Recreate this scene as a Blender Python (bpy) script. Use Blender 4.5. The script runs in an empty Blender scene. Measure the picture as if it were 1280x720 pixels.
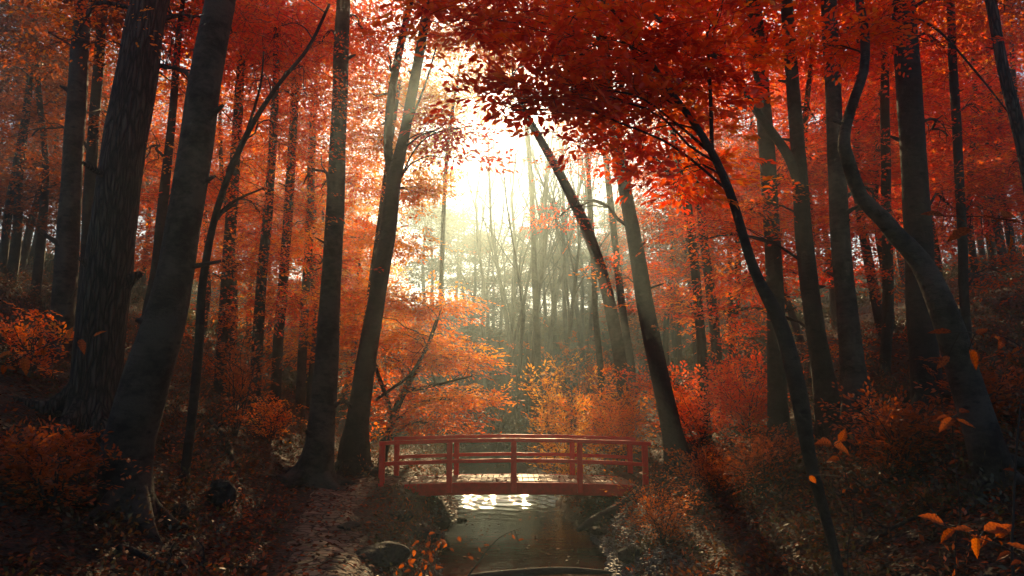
import bpy, math, random
import numpy as np
from mathutils import Vector

sc = bpy.context.scene
C = sc.collection
R = math.radians
PI = math.pi
rng = np.random.default_rng(7)
random.seed(7)

# ------------------------------------------------------------------ camera, light, exposure
F, PITCH, CAMZ = 900.0, R(9.0), 1.85
cam = bpy.data.objects.new('camera', bpy.data.cameras.new('camera'))
C.objects.link(cam)
cam.location = (0, 0, CAMZ)
cam.rotation_euler = (R(90) + PITCH, 0, 0)
cam.data.sensor_width = 36.0
cam.data.lens = 36.0 * F / 1280.0
cam.data.clip_start, cam.data.clip_end = 0.05, 2000
sc.camera = cam

SUN_EL, SUN_AZ = R(28.0), R(-2.0)
world = bpy.data.worlds.new('World'); sc.world = world
world.use_nodes = True
wn, wl = world.node_tree.nodes, world.node_tree.links
sky = wn.new('ShaderNodeTexSky'); sky.sky_type = 'NISHITA'; sky.sun_disc = False
sky.sun_elevation, sky.sun_rotation = SUN_EL, SUN_AZ
sky.air_density, sky.dust_density, sky.ozone_density = 1.0, 1.2, 1.0
wn['Background'].inputs['Strength'].default_value = 0.045
wl.new(sky.outputs[0], wn['Background'].inputs['Color'])

sl = bpy.data.lights.new('sun', 'SUN')
sl.energy, sl.angle, sl.color = 5.0, R(0.6), (1.0, 0.70, 0.36)
sun = bpy.data.objects.new('sun', sl); C.objects.link(sun)
sun.location = (0, 0, 40)
SD = Vector((math.sin(SUN_AZ) * math.cos(SUN_EL), math.cos(SUN_AZ) * math.cos(SUN_EL), math.sin(SUN_EL)))
sun.rotation_euler = SD.to_track_quat('Z', 'Y').to_euler()

sc.view_settings.view_transform = 'Standard'
sc.view_settings.look = 'None'
sc.view_settings.exposure = 1.25
sc.view_settings.gamma = 1.0
cy = sc.cycles
cy.use_denoising = True
cy.max_bounces, cy.diffuse_bounces, cy.glossy_bounces = 7, 5, 2
cy.transmission_bounces, cy.volume_bounces, cy.transparent_max_bounces = 5, 1, 4
cy.sample_clamp_indirect = 6.0
cy.caustics_reflective = cy.caustics_refractive = False
HAZE_DENSITY = 0.0030

# ------------------------------------------------------------------ helpers
def P(px, py, d):
    """world point seen at pixel (px, py) of the 1280x720 photo, d metres ahead"""
    u, v = (px - 640) / F, (360 - py) / F
    dy = math.cos(PITCH) - v * math.sin(PITCH); dz = math.sin(PITCH) + v * math.cos(PITCH)
    s = d / dy
    return np.array([u * s, d, CAMZ + dz * s])

def project(p):
    x, y, z = p[0], p[1], p[2] - CAMZ
    f = y * math.cos(PITCH) + z * math.sin(PITCH); u = -y * math.sin(PITCH) + z * math.cos(PITCH)
    return 640 + F * x / f, 360 - F * u / f

def tag(o, label=None, cat=None, group=None, kind=None):
    if label: o['label'] = label
    if cat: o['category'] = cat
    if group: o['group'] = group
    if kind: o['kind'] = kind
    return o

def empty(name, loc, label, cat, group=None):
    o = bpy.data.objects.new(name, None); C.objects.link(o)
    o.location = tuple(float(c) for c in loc); o.empty_display_size = 0.3
    return tag(o, label, cat, group)

class MB:
    """mesh collector made of numpy blocks"""
    def __init__(s): s.v, s.q, s.h, s.n = [], [], [], 0
    def add(s, v, q, h=None):
        v = np.asarray(v, dtype=np.float32).reshape(-1, 3); q = np.asarray(q, dtype=np.int64).reshape(-1, 4)
        s.v.append(v); s.q.append(q + s.n); s.n += len(v)
        s.h.append(np.zeros(len(q), np.float32) if h is None else np.asarray(h, np.float32).reshape(-1))
    def build(s, name, m, parent=None, origin=(0, 0, 0), smooth=True):
        v = np.concatenate(s.v) - np.asarray(origin, np.float32); q = np.concatenate(s.q); h = np.concatenate(s.h)
        me = bpy.data.meshes.new(name)
        tri = q[:, 3] == q[:, 2]
        tot = np.where(tri, 3, 4).astype(np.int32)
        mask = np.ones(q.shape, bool); mask[tri, 3] = False
        flat = q[mask].astype(np.int32)
        me.vertices.add(len(v)); me.vertices.foreach_set('co', v.astype(np.float32).ravel())
        me.loops.add(len(flat)); me.loops.foreach_set('vertex_index', flat)
        me.polygons.add(len(q))
        st = np.concatenate([[0], np.cumsum(tot)[:-1]]).astype(np.int32)
        me.polygons.foreach_set('loop_start', st)
        a = me.attributes.new('tone', 'FLOAT', 'FACE'); a.data.foreach_set('value', h)
        me.update(calc_edges=True)
        me.polygons.foreach_set('use_smooth', np.full(len(q), smooth, dtype=bool))
        me.materials.append(m)
        o = bpy.data.objects.new(name, me); C.objects.link(o)
        if parent is not None: o.parent = parent
        else: o.location = tuple(float(c) for c in origin)
        return o

def unit(v):
    return v / np.maximum(np.linalg.norm(v, axis=-1, keepdims=True), 1e-9)

def spline(pts, step):
    """Catmull-Rom through rows (any number of columns), about `step` apart"""
    pts = np.asarray(pts, float)
    e = np.vstack([2 * pts[0] - pts[1], pts, 2 * pts[-1] - pts[-2]])
    out = []
    for i in range(len(pts) - 1):
        p0, p1, p2, p3 = e[i:i + 4]
        n = max(1, int(np.linalg.norm((p2 - p1)[:3]) / step))
        t = (np.arange(n) / n)[:, None]
        out.append(.5 * (2 * p1 + (p2 - p0) * t + (2 * p0 - 5 * p1 + 4 * p2 - p3) * t ** 2 + (3 * p1 - p0 - 3 * p2 + p3) * t ** 3))
    out.append(pts[-1:])
    return np.vstack(out)

def tube(mb, pts, rad, sides=8, rough=0.0, flare=0.0, seed=0, cap=True):
    pts = np.asarray(pts, float); rad = np.asarray(rad, float); n = len(pts)
    t = unit(np.gradient(pts, axis=0))
    ref = np.array([0.0, 1.0, 0.0])
    a = unit(np.cross(t, ref)) if abs(t[:, 1]).max() < .95 else unit(np.cross(t, np.array([.3, .1, .9])))
    b = np.cross(t, a)
    ang = np.arange(sides) * 2 * PI / sides
    r = rad[:, None] * np.ones(sides)
    if rough or flare:
        z = np.concatenate([[0], np.cumsum(np.linalg.norm(np.diff(pts, axis=0), axis=1))])[:, None]
        A = ang[None, :]
        nz = (np.sin(2 * A + 1.7 * z + seed) * .5 + np.sin(3 * A - 2.9 * z + seed * 2.3) * .35
              + np.sin(5 * A + 6.1 * z + seed * 1.1) * .18 + np.sin(2.3 * z + A + seed) * .4)
        r = r * (1 + rough * nz)
        if flare:
            k = np.exp(-z / (.9 * rad[0] + .16))
            lob = .55 + .45 * np.sin(5 * A + seed) + .3 * np.sin(3 * A + 2 * seed)
            r = r * (1 + flare * k * np.clip(lob, .05, 2))
    v = pts[:, None, :] + r[:, :, None] * (np.cos(ang)[None, :, None] * a[:, None, :] + np.sin(ang)[None, :, None] * b[:, None, :])
    i = np.arange(n - 1)[:, None] * sides; j = np.arange(sides)[None, :]; j2 = (j + 1) % sides
    q = np.stack([i + j, i + j2, i + sides + j2, i + sides + j], -1).reshape(-1, 4)
    mb.add(v.reshape(-1, 3), q)

def box(mb, lo, hi, bev=0.0):
    x0, y0, z0 = lo; x1, y1, z1 = hi
    v = [(x0, y0, z0), (x1, y0, z0), (x1, y1, z0), (x0, y1, z0), (x0, y0, z1), (x1, y0, z1), (x1, y1, z1), (x0, y1, z1)]
    mb.add(v, [(0, 3, 2, 1), (4, 5, 6, 7), (0, 1, 5, 4), (1, 2, 6, 5), (2, 3, 7, 6), (3, 0, 4, 7)])

def leaves(mb, base, d, nrm, size, tone, lod=1, width=.5):
    """N leaves: base point, direction, normal, length"""
    d = unit(d); s = unit(np.cross(nrm, d)); n = np.cross(d, s); L = size[:, None]
    if lod >= 2:
        V = [base, base + d * L * .32 + s * L * width * .44 + n * L * .05, base + d * L * .68 + s * L * width * .40 + n * L * .03,
             base + d * L - n * L * .10, base + d * L * .68 - s * L * width * .40 + n * L * .03, base + d * L * .32 - s * L * width * .44 + n * L * .05]
        k = 6; Q = [(0, 1, 2, 3), (0, 3, 4, 5)]
    else:
        V = [base, base + d * L * .48 + s * L * width * .5 + n * L * .05, base + d * L - n * L * .08, base + d * L * .48 - s * L * width * .5 + n * L * .05]
        k = 4; Q = [(0, 1, 2, 3)]
    V = np.stack(V, 1).reshape(-1, 3)
    o = (np.arange(len(base)) * k)[:, None]
    Qs = np.concatenate([o + np.array(q)[None, :] for q in Q])
    mb.add(V, Qs, np.tile(tone, len(Q)))

def sprays(lm, tm, org, ax, L, nl, size, tone, lod=1, flat=.30, twig=.004, width=.5, up=None):
    """flat layered twigs: org (N,3), axis (N,3), length (N); nl leaves each. lm = leaf mesh, tm = twig mesh"""
    N = len(org)
    if N == 0: return
    ax = unit(ax)
    up0 = np.tile([0, 0, 1.0], (N, 1)) if up is None else up
    nrm = unit(up0 + rng.normal(0, flat, (N, 3)) + 1e-3)
    side = unit(np.cross(nrm, ax)); nrm = np.cross(ax, side)
    j = np.arange(nl)
    t = (j + .6) / nl
    sg = np.where(j % 2 == 0, 1.0, -1.0)
    T = t[None, :] + rng.normal(0, .04, (N, nl))
    off = rng.uniform(0, .34, (N, nl)) * (1.15 - T)               # side twigs
    Lc = L[:, None, None]
    b = org[:, None] + ax[:, None] * T[..., None] * Lc + side[:, None] * (sg * off)[..., None] * Lc - np.array([0, 0, .14]) * (T ** 2)[..., None] * Lc
    b = b + nrm[:, None] * rng.normal(0, .03, (N, nl, 1)) * Lc
    a = rng.uniform(.5, 1.15, (N, nl)) * sg * (1.2 - .9 * T)
    d = ax[:, None] * np.cos(a)[..., None] + side[:, None] * np.sin(a)[..., None] + rng.normal(0, .22, (N, nl, 3)) - np.array([0, 0, .12])
    ln = nrm[:, None] + rng.normal(0, .33, (N, nl, 3))
    sz = size * rng.uniform(.65, 1.2, (N, nl))
    tn = tone[:, None] + rng.normal(0, .10, (N, nl))
    leaves(lm, b.reshape(-1, 3), d.reshape(-1, 3), ln.reshape(-1, 3), sz.ravel(), tn.ravel(), lod, width)
    if tm is not None and twig > 0:
        p = np.stack([org, org + ax * L[:, None] * .5 - np.array([0, 0, .035]) * L[:, None], org + ax * L[:, None] - np.array([0, 0, .14]) * L[:, None]], 1)
        rr = np.array([1, .7, .25]) * twig
        c = [(1, 0), (-.5, .87), (-.5, -.87)]
        V = np.stack([p + rr[None, :, None] * (cc[0] * nrm[:, None] + cc[1] * side[:, None]) for cc in c], 2).reshape(-1, 3)
        o = (np.arange(N) * 9)[:, None]
        Q = np.concatenate([o + np.array([r * 3 + k, r * 3 + (k + 1) % 3, r * 3 + 3 + (k + 1) % 3, r * 3 + 3 + k])[None] for r in (0, 1) for k in range(3)])
        tm.add(V, Q)

# ------------------------------------------------------------------ materials
def new_mat(name):
    m = bpy.data.materials.new(name); m.use_nodes = True
    nt = m.node_tree
    return m, nt.nodes, nt.links, nt.nodes['Principled BSDF']

def ramp(nodes, stops):
    r = nodes.new('ShaderNodeValToRGB'); e = r.color_ramp.elements
    while len(e) < len(stops): e.new(.5)
    for k, (p, c) in enumerate(stops): e[k].position = p; e[k].color = (*c, 1)
    return r

def leaf_mat(name, stops, trans=.66, gloss=.04):
    m, n, l, pb = new_mat(name)
    n.remove(pb)
    at = n.new('ShaderNodeAttribute'); at.attribute_name = 'tone'
    r = ramp(n, stops); l.new(at.outputs['Fac'], r.inputs[0])
    df = n.new('ShaderNodeBsdfDiffuse'); tr = n.new('ShaderNodeBsdfTranslucent'); gl = n.new('ShaderNodeBsdfGlossy')
    gl.inputs['Roughness'].default_value = .42; gl.inputs['Color'].default_value = (.9, .9, .9, 1)
    hs = n.new('ShaderNodeHueSaturation'); hs.inputs['Saturation'].default_value = 1.08; hs.inputs['Value'].default_value = 1.22
    l.new(r.outputs[0], df.inputs[0]); l.new(r.outputs[0], hs.inputs['Color']); l.new(hs.outputs[0], tr.inputs[0])
    m1 = n.new('ShaderNodeMixShader'); m1.inputs[0].default_value = trans
    m2 = n.new('ShaderNodeMixShader'); m2.inputs[0].default_value = gloss
    l.new(df.outputs[0], m1.inputs[1]); l.new(tr.outputs[0], m1.inputs[2])
    l.new(m1.outputs[0], m2.inputs[1]); l.new(gl.outputs[0], m2.inputs[2])
    l.new(m2.outputs[0], n['Material Output'].inputs[0])
    return m

LM = {
 'red':    leaf_mat('leaf_red', [(.0, (.50, .022, .008)), (.35, (.80, .070, .012)), (.7, (.85, .17, .020)), (1, (.88, .34, .05))]),
 'orange': leaf_mat('leaf_orange', [(.0, (.50, .06, .012)), (.35, (.76, .15, .020)), (.7, (.84, .27, .035)), (1, (.86, .45, .08))]),
 'gold':   leaf_mat('leaf_gold', [(.0, (.55, .14, .02)), (.35, (.72, .27, .035)), (.7, (.80, .42, .07)), (1, (.82, .58, .16))]),
 'rust':   leaf_mat('leaf_rust', [(.0, (.10, .03, .010)), (.35, (.28, .065, .014)), (.7, (.50, .11, .018)), (1, (.62, .20, .03))], trans=.5),
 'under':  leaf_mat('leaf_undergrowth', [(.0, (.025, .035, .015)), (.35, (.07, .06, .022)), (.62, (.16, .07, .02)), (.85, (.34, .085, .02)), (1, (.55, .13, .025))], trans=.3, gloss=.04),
 'near': leaf_mat('leaf_wilted', [(.0, (.12, .03, .008)), (.35, (.34, .075, .014)), (.7, (.58, .15, .022)), (1, (.74, .32, .07))], trans=.45, gloss=.015),
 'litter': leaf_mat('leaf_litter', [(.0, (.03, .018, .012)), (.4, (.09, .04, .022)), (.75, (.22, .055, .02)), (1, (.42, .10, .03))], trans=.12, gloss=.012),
}

def bark_mat(name, dark, light, kind):
    m, n, l, pb = new_mat(name)
    tc = n.new('ShaderNodeTexCoord'); mp = n.new('ShaderNodeMapping'); l.new(tc.outputs['Object'], mp.inputs[0])
    if kind == 'furrow':
        mp.inputs['Scale'].default_value = (1, 1, .13)
        v = n.new('ShaderNodeTexVoronoi'); v.feature = 'DISTANCE_TO_EDGE'; v.inputs['Scale'].default_value = 15
        nz = n.new('ShaderNodeTexNoise'); nz.inputs['Scale'].default_value = 9; nz.inputs['Detail'].default_value = 8
        vm = n.new('ShaderNodeVectorMath'); vm.operation = 'MULTIPLY_ADD'; vm.inputs[1].default_value = (.12, .12, .12)
        l.new(mp.outputs[0], nz.inputs[0]); l.new(nz.outputs['Color'], vm.inputs[0]); l.new(mp.outputs[0], vm.inputs[2]); l.new(vm.outputs[0], v.inputs[0])
        mr = n.new('ShaderNodeMapRange'); mr.inputs['From Max'].default_value = .28; l.new(v.outputs['Distance'], mr.inputs[0])
        h = mr.outputs[0]; strength, dist = 1.0, .09
        cr = ramp(n, [(0, dark), (1, light)]); l.new(h, cr.inputs[0])
    else:
        mp.inputs['Scale'].default_value = (1, 1, 1.7)
        nz = n.new('ShaderNodeTexNoise'); nz.inputs['Scale'].default_value = 6.5; nz.inputs['Detail'].default_value = 12; nz.inputs['Roughness'].default_value = .72
        l.new(mp.outputs[0], nz.inputs[0])
        n2 = n.new('ShaderNodeTexNoise'); n2.inputs['Scale'].default_value = 2.2; n2.inputs['Detail'].default_value = 5
        l.new(tc.outputs['Object'], n2.inputs[0])
        mu = n.new('ShaderNodeMath'); mu.operation = 'MULTIPLY_ADD'; mu.inputs[1].default_value = .6; l.new(n2.outputs[0], mu.inputs[0])
        mu2 = n.new('ShaderNodeMath'); mu2.operation = 'MULTIPLY'; mu2.inputs[1].default_value = .5; l.new(nz.outputs[0], mu2.inputs[0]); l.new(mu2.outputs[0], mu.inputs[2])
        h = nz.outputs[0]; strength, dist = 1.0, .06
        cr0 = ramp(n, [(.46, dark), (.54, tuple((a + b) / 2 for a, b in zip(dark, light))), (.61, light)]); l.new(mu.outputs[0], cr0.inputs[0])
        ms = n.new('ShaderNodeMapping'); ms.inputs['Scale'].default_value = (1.1, 1.1, 2.3); l.new(tc.outputs['Object'], ms.inputs[0])
        vs = n.new('ShaderNodeTexVoronoi'); vs.inputs['Scale'].default_value = 2.2; l.new(ms.outputs[0], vs.inputs[0])
        nd = n.new('ShaderNodeMath'); nd.operation = 'MULTIPLY_ADD'; nd.inputs[1].default_value = .35; l.new(nz.outputs[0], nd.inputs[0]); l.new(vs.outputs['Distance'], nd.inputs[2])
        rs = ramp(n, [(.26, (.18, .18, .18)), (.36, (1, 1, 1))]); l.new(nd.outputs[0], rs.inputs[0])
        cr = n.new('ShaderNodeMixRGB'); cr.blend_type = 'MULTIPLY'; cr.inputs[0].default_value = 1; l.new(cr0.outputs[0], cr.inputs[1]); l.new(rs.outputs[0], cr.inputs[2])
    bp = n.new('ShaderNodeBump'); bp.inputs['Strength'].default_value = strength; bp.inputs['Distance'].default_value = dist
    l.new(h, bp.inputs['Height']); l.new(bp.outputs[0], pb.inputs['Normal'])
    l.new(cr.outputs[0], pb.inputs['Base Color']); pb.inputs['Roughness'].default_value = .85
    return m

BM = {
 'oak':   bark_mat('bark_furrowed', (.004, .004, .003), (.075, .065, .050), 'furrow'),
 'beech': bark_mat('bark_smooth', (.006, .005, .004), (.060, .055, .042), 'ring'),
 'dark':  bark_mat('bark_dark', (.006, .005, .004), (.030, .025, .019), 'ring'),
}

def simple_mat(name, col, rough=.6, noise=None, scale=8, bump=.3, bd=.02, spec=.5, detail=8):
    m, n, l, pb = new_mat(name)
    pb.inputs['Roughness'].default_value = rough; pb.inputs['Specular IOR Level'].default_value = spec
    if noise is None: pb.inputs['Base Color'].default_value = (*col, 1); return m
    tc = n.new('ShaderNodeTexCoord'); nz = n.new('ShaderNodeTexNoise'); nz.inputs['Scale'].default_value = scale; nz.inputs['Detail'].default_value = detail
    l.new(tc.outputs['Object'], nz.inputs[0])
    cr = ramp(n, [(.3, col), (.7, noise)]); l.new(nz.outputs[0], cr.inputs[0]); l.new(cr.outputs[0], pb.inputs['Base Color'])
    bp = n.new('ShaderNodeBump'); bp.inputs['Strength'].default_value = bump; bp.inputs['Distance'].default_value = bd
    l.new(nz.outputs[0], bp.inputs['Height']); l.new(bp.outputs[0], pb.inputs['Normal'])
    return m

M_twig = simple_mat('twig_bark', (.035, .026, .02), .8)
M_rock = simple_mat('mossy_rock', (.010, .012, .009), .85, (.050, .050, .042), 9, .9, .08, spec=.2)
M_red = simple_mat('red_paint', (.66, .005, .005), .45, (.86, .008, .007), 22, .2, .005, spec=.3)
M_red2 = simple_mat('red_paint_worn', (.42, .006, .005), .6, (.70, .008, .007), 9, .2, .006, spec=.2)

# deck planks: per-plank tone
M_deck, n, l, pb = new_mat('deck_planks')
at = n.new('ShaderNodeAttribute'); at.attribute_name = 'tone'
r = ramp(n, [(0, (.17, .085, .045)), (.5, (.30, .165, .09)), (1, (.42, .27, .16))]); l.new(at.outputs['Fac'], r.inputs[0])
tc = n.new('ShaderNodeTexCoord'); mp = n.new('ShaderNodeMapping'); mp.inputs['Scale'].default_value = (30, 2.5, 10); l.new(tc.outputs['Object'], mp.inputs[0])
nz = n.new('ShaderNodeTexNoise'); nz.inputs['Scale'].default_value = 1; nz.inputs['Detail'].default_value = 6; l.new(mp.outputs[0], nz.inputs[0])
mx = n.new('ShaderNodeMixRGB'); mx.blend_type = 'MULTIPLY'; mx.inputs[0].default_value = .7
l.new(r.outputs[0], mx.inputs[1]); l.new(nz.outputs[0], mx.inputs[2])
bp = n.new('ShaderNodeBump'); bp.inputs['Distance'].default_value = .006; l.new(nz.outputs[0], bp.inputs['Height']); l.new(bp.outputs[0], pb.inputs['Normal'])
l.new(mx.outputs[0], pb.inputs['Base Color']); pb.inputs['Roughness'].default_value = .55

# forest floor
M_ground, n, l, pb = new_mat('forest_floor')
tc = n.new('ShaderNodeTexCoord')
v1 = n.new('ShaderNodeTexVoronoi'); v1.inputs['Scale'].default_value = 17
nz = n.new('ShaderNodeTexNoise'); nz.inputs['Scale'].default_value = .7; nz.inputs['Detail'].default_value = 10; nz.inputs['Roughness'].default_value = .65
l.new(tc.outputs['Object'], v1.inputs[0]); l.new(tc.outputs['Object'], nz.inputs[0])
r1 = ramp(n, [(0, (.012, .010, .007)), (.45, (.035, .021, .012)), (.75, (.075, .030, .015)), (1, (.12, .038, .017))]); l.new(v1.outputs['Color'], r1.inputs[0])
r2 = ramp(n, [(.35, (.35, .42, .34)), (.65, (1, 1, 1))]); l.new(nz.outputs[0], r2.inputs[0])
mx = n.new('ShaderNodeMixRGB'); mx.blend_type = 'MULTIPLY'; mx.inputs[0].default_value = 1
l.new(r1.outputs[0], mx.inputs[1]); l.new(r2.outputs[0], mx.inputs[2]); l.new(mx.outputs[0], pb.inputs['Base Color'])
bp = n.new('ShaderNodeBump'); bp.inputs['Strength'].default_value = .8; bp.inputs['Distance'].default_value = .04
l.new(v1.outputs['Distance'], bp.inputs['Height']); l.new(bp.outputs[0], pb.inputs['Normal']); pb.inputs['Roughness'].default_value = .85

# worn stone path
M_path, n, l, pb = new_mat('worn_stone_path')
tc = n.new('ShaderNodeTexCoord'); mp = n.new('ShaderNodeMapping'); mp.inputs['Scale'].default_value = (1, 1.5, 1); l.new(tc.outputs['Object'], mp.inputs[0])
ve = n.new('ShaderNodeTexVoronoi'); ve.feature = 'DISTANCE_TO_EDGE'; ve.inputs['Scale'].default_value = 4.2; ve.inputs['Randomness'].default_value = .85
vc = n.new('ShaderNodeTexVoronoi'); vc.inputs['Scale'].default_value = 4.2; vc.inputs['Randomness'].default_value = .85
nz = n.new('ShaderNodeTexNoise'); nz.inputs['Scale'].default_value = 14; nz.inputs['Detail'].default_value = 8
nw = n.new('ShaderNodeTexNoise'); nw.inputs['Scale'].default_value = 3
vm = n.new('ShaderNodeVectorMath'); vm.operation = 'MULTIPLY_ADD'; vm.inputs[1].default_value = (.25, .25, 0)
l.new(mp.outputs[0], nw.inputs[0]); l.new(nw.outputs['Color'], vm.inputs[0]); l.new(mp.outputs[0], vm.inputs[2])
for t in (ve, vc): l.new(vm.outputs[0], t.inputs[0])
l.new(tc.outputs['Object'], nz.inputs[0])
cst = ramp(n, [(0, (.10, .078, .052)), (1, (.27, .21, .145))]); l.new(vc.outputs['Color'], cst.inputs[0])
er = ramp(n, [(0, (.10, .08, .07)), (.09, (1, 1, 1))]); l.new(ve.outputs['Distance'], er.inputs[0])
mx = n.new('ShaderNodeMixRGB'); mx.blend_type = 'MULTIPLY'; mx.inputs[0].default_value = 1; l.new(cst.outputs[0], mx.inputs[1]); l.new(er.outputs[0], mx.inputs[2])
l.new(mx.outputs[0], pb.inputs['Base Color']); pb.inputs['Roughness'].default_value = .82; pb.inputs['Specular IOR Level'].default_value = .25
mr = n.new('ShaderNodeMapRange'); mr.inputs['From Max'].default_value = .12; l.new(ve.outputs['Distance'], mr.inputs[0])
ad = n.new('ShaderNodeMath'); ad.operation = 'MULTIPLY_ADD'; ad.inputs[1].default_value = .5; l.new(nz.outputs[0], ad.inputs[0]); l.new(mr.outputs[0], ad.inputs[2])
bp = n.new('ShaderNodeBump'); bp.inputs['Strength'].default_value = .9; bp.inputs['Distance'].default_value = .05
l.new(ad.outputs[0], bp.inputs['Height']); l.new(bp.outputs[0], pb.inputs['Normal'])

# water
M_water, n, l, pb = new_mat('stream_water')
pb.inputs['Base Color'].default_value = (.012, .015, .012, 1); pb.inputs['Roughness'].default_value = .04; pb.inputs['IOR'].default_value = 1.33
tc = n.new('ShaderNodeTexCoord'); mp = n.new('ShaderNodeMapping'); mp.inputs['Scale'].default_value = (1, 2.2, 1); l.new(tc.outputs['Object'], mp.inputs[0])
nz = n.new('ShaderNodeTexNoise'); nz.inputs['Scale'].default_value = 2.6; nz.inputs['Detail'].default_value = 5; l.new(mp.outputs[0], nz.inputs[0])
bp = n.new('ShaderNodeBump'); bp.inputs['Strength'].default_value = .2; bp.inputs['Distance'].default_value = .06
l.new(nz.outputs[0], bp.inputs['Height']); l.new(bp.outputs[0], pb.inputs['Normal'])

# ------------------------------------------------------------------ terrain
WATER_Z = -0.95
def smooth(a, b, x):
    t = np.clip((x - a) / (b - a), 0, 1); return t * t * (3 - 2 * t)

def wob(x, y, s=1.0):
    return (np.sin(x * 1.3 * s + y * .7 * s) * .5 + np.sin(x * .6 * s - y * 1.7 * s + 2) * .4
            + np.sin(x * 2.9 * s + y * 2.3 * s + 1) * .22 + np.sin(x * 5.3 * s - y * 4.1 * s) * .11)

def stream_x(y):
    return np.interp(y, [-20, 0, 8, 12, 17, 22, 28, 36, 48], [1.8, .6, .25, .15, .0, -.3, -.9, -1.6, -1.2])

def terrain(x, y):
    x, y = np.asarray(x, float), np.asarray(y, float)
    dx = x - stream_x(y)
    zs = np.interp(y, [-20, 4, 8, 12, 16, 20, 45, 120], [-.6, -.55, -.48, -.26, -.04, .02, .15, .3])
    l = -dx; r = dx
    hw = 1.08 + .18 * np.sin(y * .9) + .12 * np.sin(y * 2.3 + 1) - .12 * smooth(18, 30, y)
    left = -1.45 + (zs + 1.45) * smooth(hw - .5, 2.55, l) + .06 * np.clip(l - 2.5, 0, 2) + .52 * np.clip(l - 4.6, 0, 40) - .006 * np.clip(l - 9, 0, 30) ** 2 * .9
    right = -1.45 + (zs + 1.45) * smooth(hw - .5, 3.0, r) + .12 * np.clip(r - 2.6, 0, 1.4) + .43 * np.clip(r - 3.6, 0, 40) - .005 * np.clip(r - 9, 0, 30) ** 2 * .9
    z = np.where(dx < 0, left, right)
    end = np.clip(y - 46, 0, 200)
    z = z + .33 * end - .0010 * end ** 2
    z = np.where(z > 6, 6 + 8 * np.tanh((z - 6) / 8), z)                 # the slopes level off
    off = np.clip(np.abs(dx) - 2.3, 0, 1)
    z = z + wob(x, y, .45) * .30 * np.clip((np.abs(dx) - 4) / 6, 0, 1) + wob(x, y, 1.6) * .05 * off + wob(x, y, 5) * .025 * (.4 + off)
    return z

def ground_hit(px, py, dmin=3.0, dmax=90.0):
    ds = np.linspace(dmin, dmax, 3000)
    a, b = P(px, py, 1.0), np.array([0, 0, CAMZ])
    r = a - b
    pts = b[None] + r[None] * ds[:, None]
    bel = pts[:, 2] <= terrain(pts[:, 0], pts[:, 1])
    i = int(np.argmax(bel)) if bel.any() else len(ds) - 1
    return pts[i]

def axis(lo, hi, n, c, k):
    u = np.linspace(-1, 1, n)
    s = np.sinh(k * u) / math.sinh(k)
    return np.where(s < 0, c + (c - lo) * s, c + (hi - c) * s)

gx = axis(-150, 150, 420, 0, 3.6); gy = axis(-40, 190, 460, 11, 3.3)
X, Y = np.meshgrid(gx, gy); Z = terrain(X, Y)
mb = MB()
i = np.arange(len(gy) - 1)[:, None] * len(gx); j = np.arange(len(gx) - 1)[None]
mb.add(np.stack([X, Y, Z], -1), np.stack([i + j, i + j + 1, i + j + 1 + len(gx), i + j + len(gx)], -1))
tag(mb.build('ground', M_ground), kind='structure')

# water sheet that follows the stream
mb = MB(); ys = np.concatenate([np.linspace(-6, 17, 60), np.linspace(17.1, 27, 200), np.linspace(27.4, 50, 60)]); us = np.linspace(-2.6, 2.6, 50)
XX = stream_x(ys)[:, None] + us[None]; YY = ys[:, None] + 0 * us[None]
rif = np.exp(-((YY - 21.5) / 2.0) ** 2)                                      # shallow riffle beyond the bridge
ZZ = WATER_Z + rif * (.024 * np.sin(YY * 8 + 3 * np.sin(XX * 3)) + .012 * np.sin(YY * 15 + XX * 6))
i = np.arange(len(ys) - 1)[:, None] * len(us); j = np.arange(len(us) - 1)[None]
mb.add(np.stack([XX, YY, ZZ], -1), np.stack([i + j, i + j + 1, i + j + 1 + len(us), i + j + len(us)], -1))
tag(mb.build('water', M_water), kind='structure')

# path: comes up the left bank to the bridge end, and leaves it on the other side
def path_strip(name, ctl, w):
    c = spline(np.array(ctl, float), .12); mb = MB()
    t = unit(np.gradient(c, axis=0)); s = np.stack([-t[:, 1], t[:, 0]], -1)
    u = np.linspace(-1, 1, 15); k = np.arange(len(c))
    ww = w * (1 + .12 * np.sin(k * .21) + .07 * np.sin(k * .57))
    x = c[:, 0:1] + s[:, 0:1] * u * ww[:, None]; y = c[:, 1:2] + s[:, 1:2] * u * ww[:, None]
    z = terrain(x, y) + .03 - .06 * np.abs(u)[None] ** 6
    i = np.arange(len(c) - 1)[:, None] * 15; j = np.arange(14)[None]
    mb.add(np.stack([x, y, z], -1), np.stack([i + j, i + j + 15, i + j + 16, i + j + 1], -1))
    tag(mb.build(name, M_path), kind='structure')
PATH = [(-1.3, 3.5), (-1.6, 6), (-2.0, 8.5), (-2.6, 10.5), (-3.1, 12.5), (-3.45, 14.5), (-3.5, 16.2), (-3.2, 17.3), (-2.7, 17.75)]
path_strip('path', PATH, .54)
path_strip('path', [(3.0, 17.75), (3.9, 17.9), (5.2, 18.6), (6.6, 20.2), (7.8, 23)], .5)

# ------------------------------------------------------------------ trees
BASES = {}
def nearest_on(path, p, low=.35):
    d = np.linalg.norm((path - p)[:, :2], axis=1)
    want = p[2] - low * d
    k = np.argmin(np.abs(path[:, 2] - want) + .3 * np.linalg.norm((path - p)[:, :2], axis=1))
    return int(k)

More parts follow.
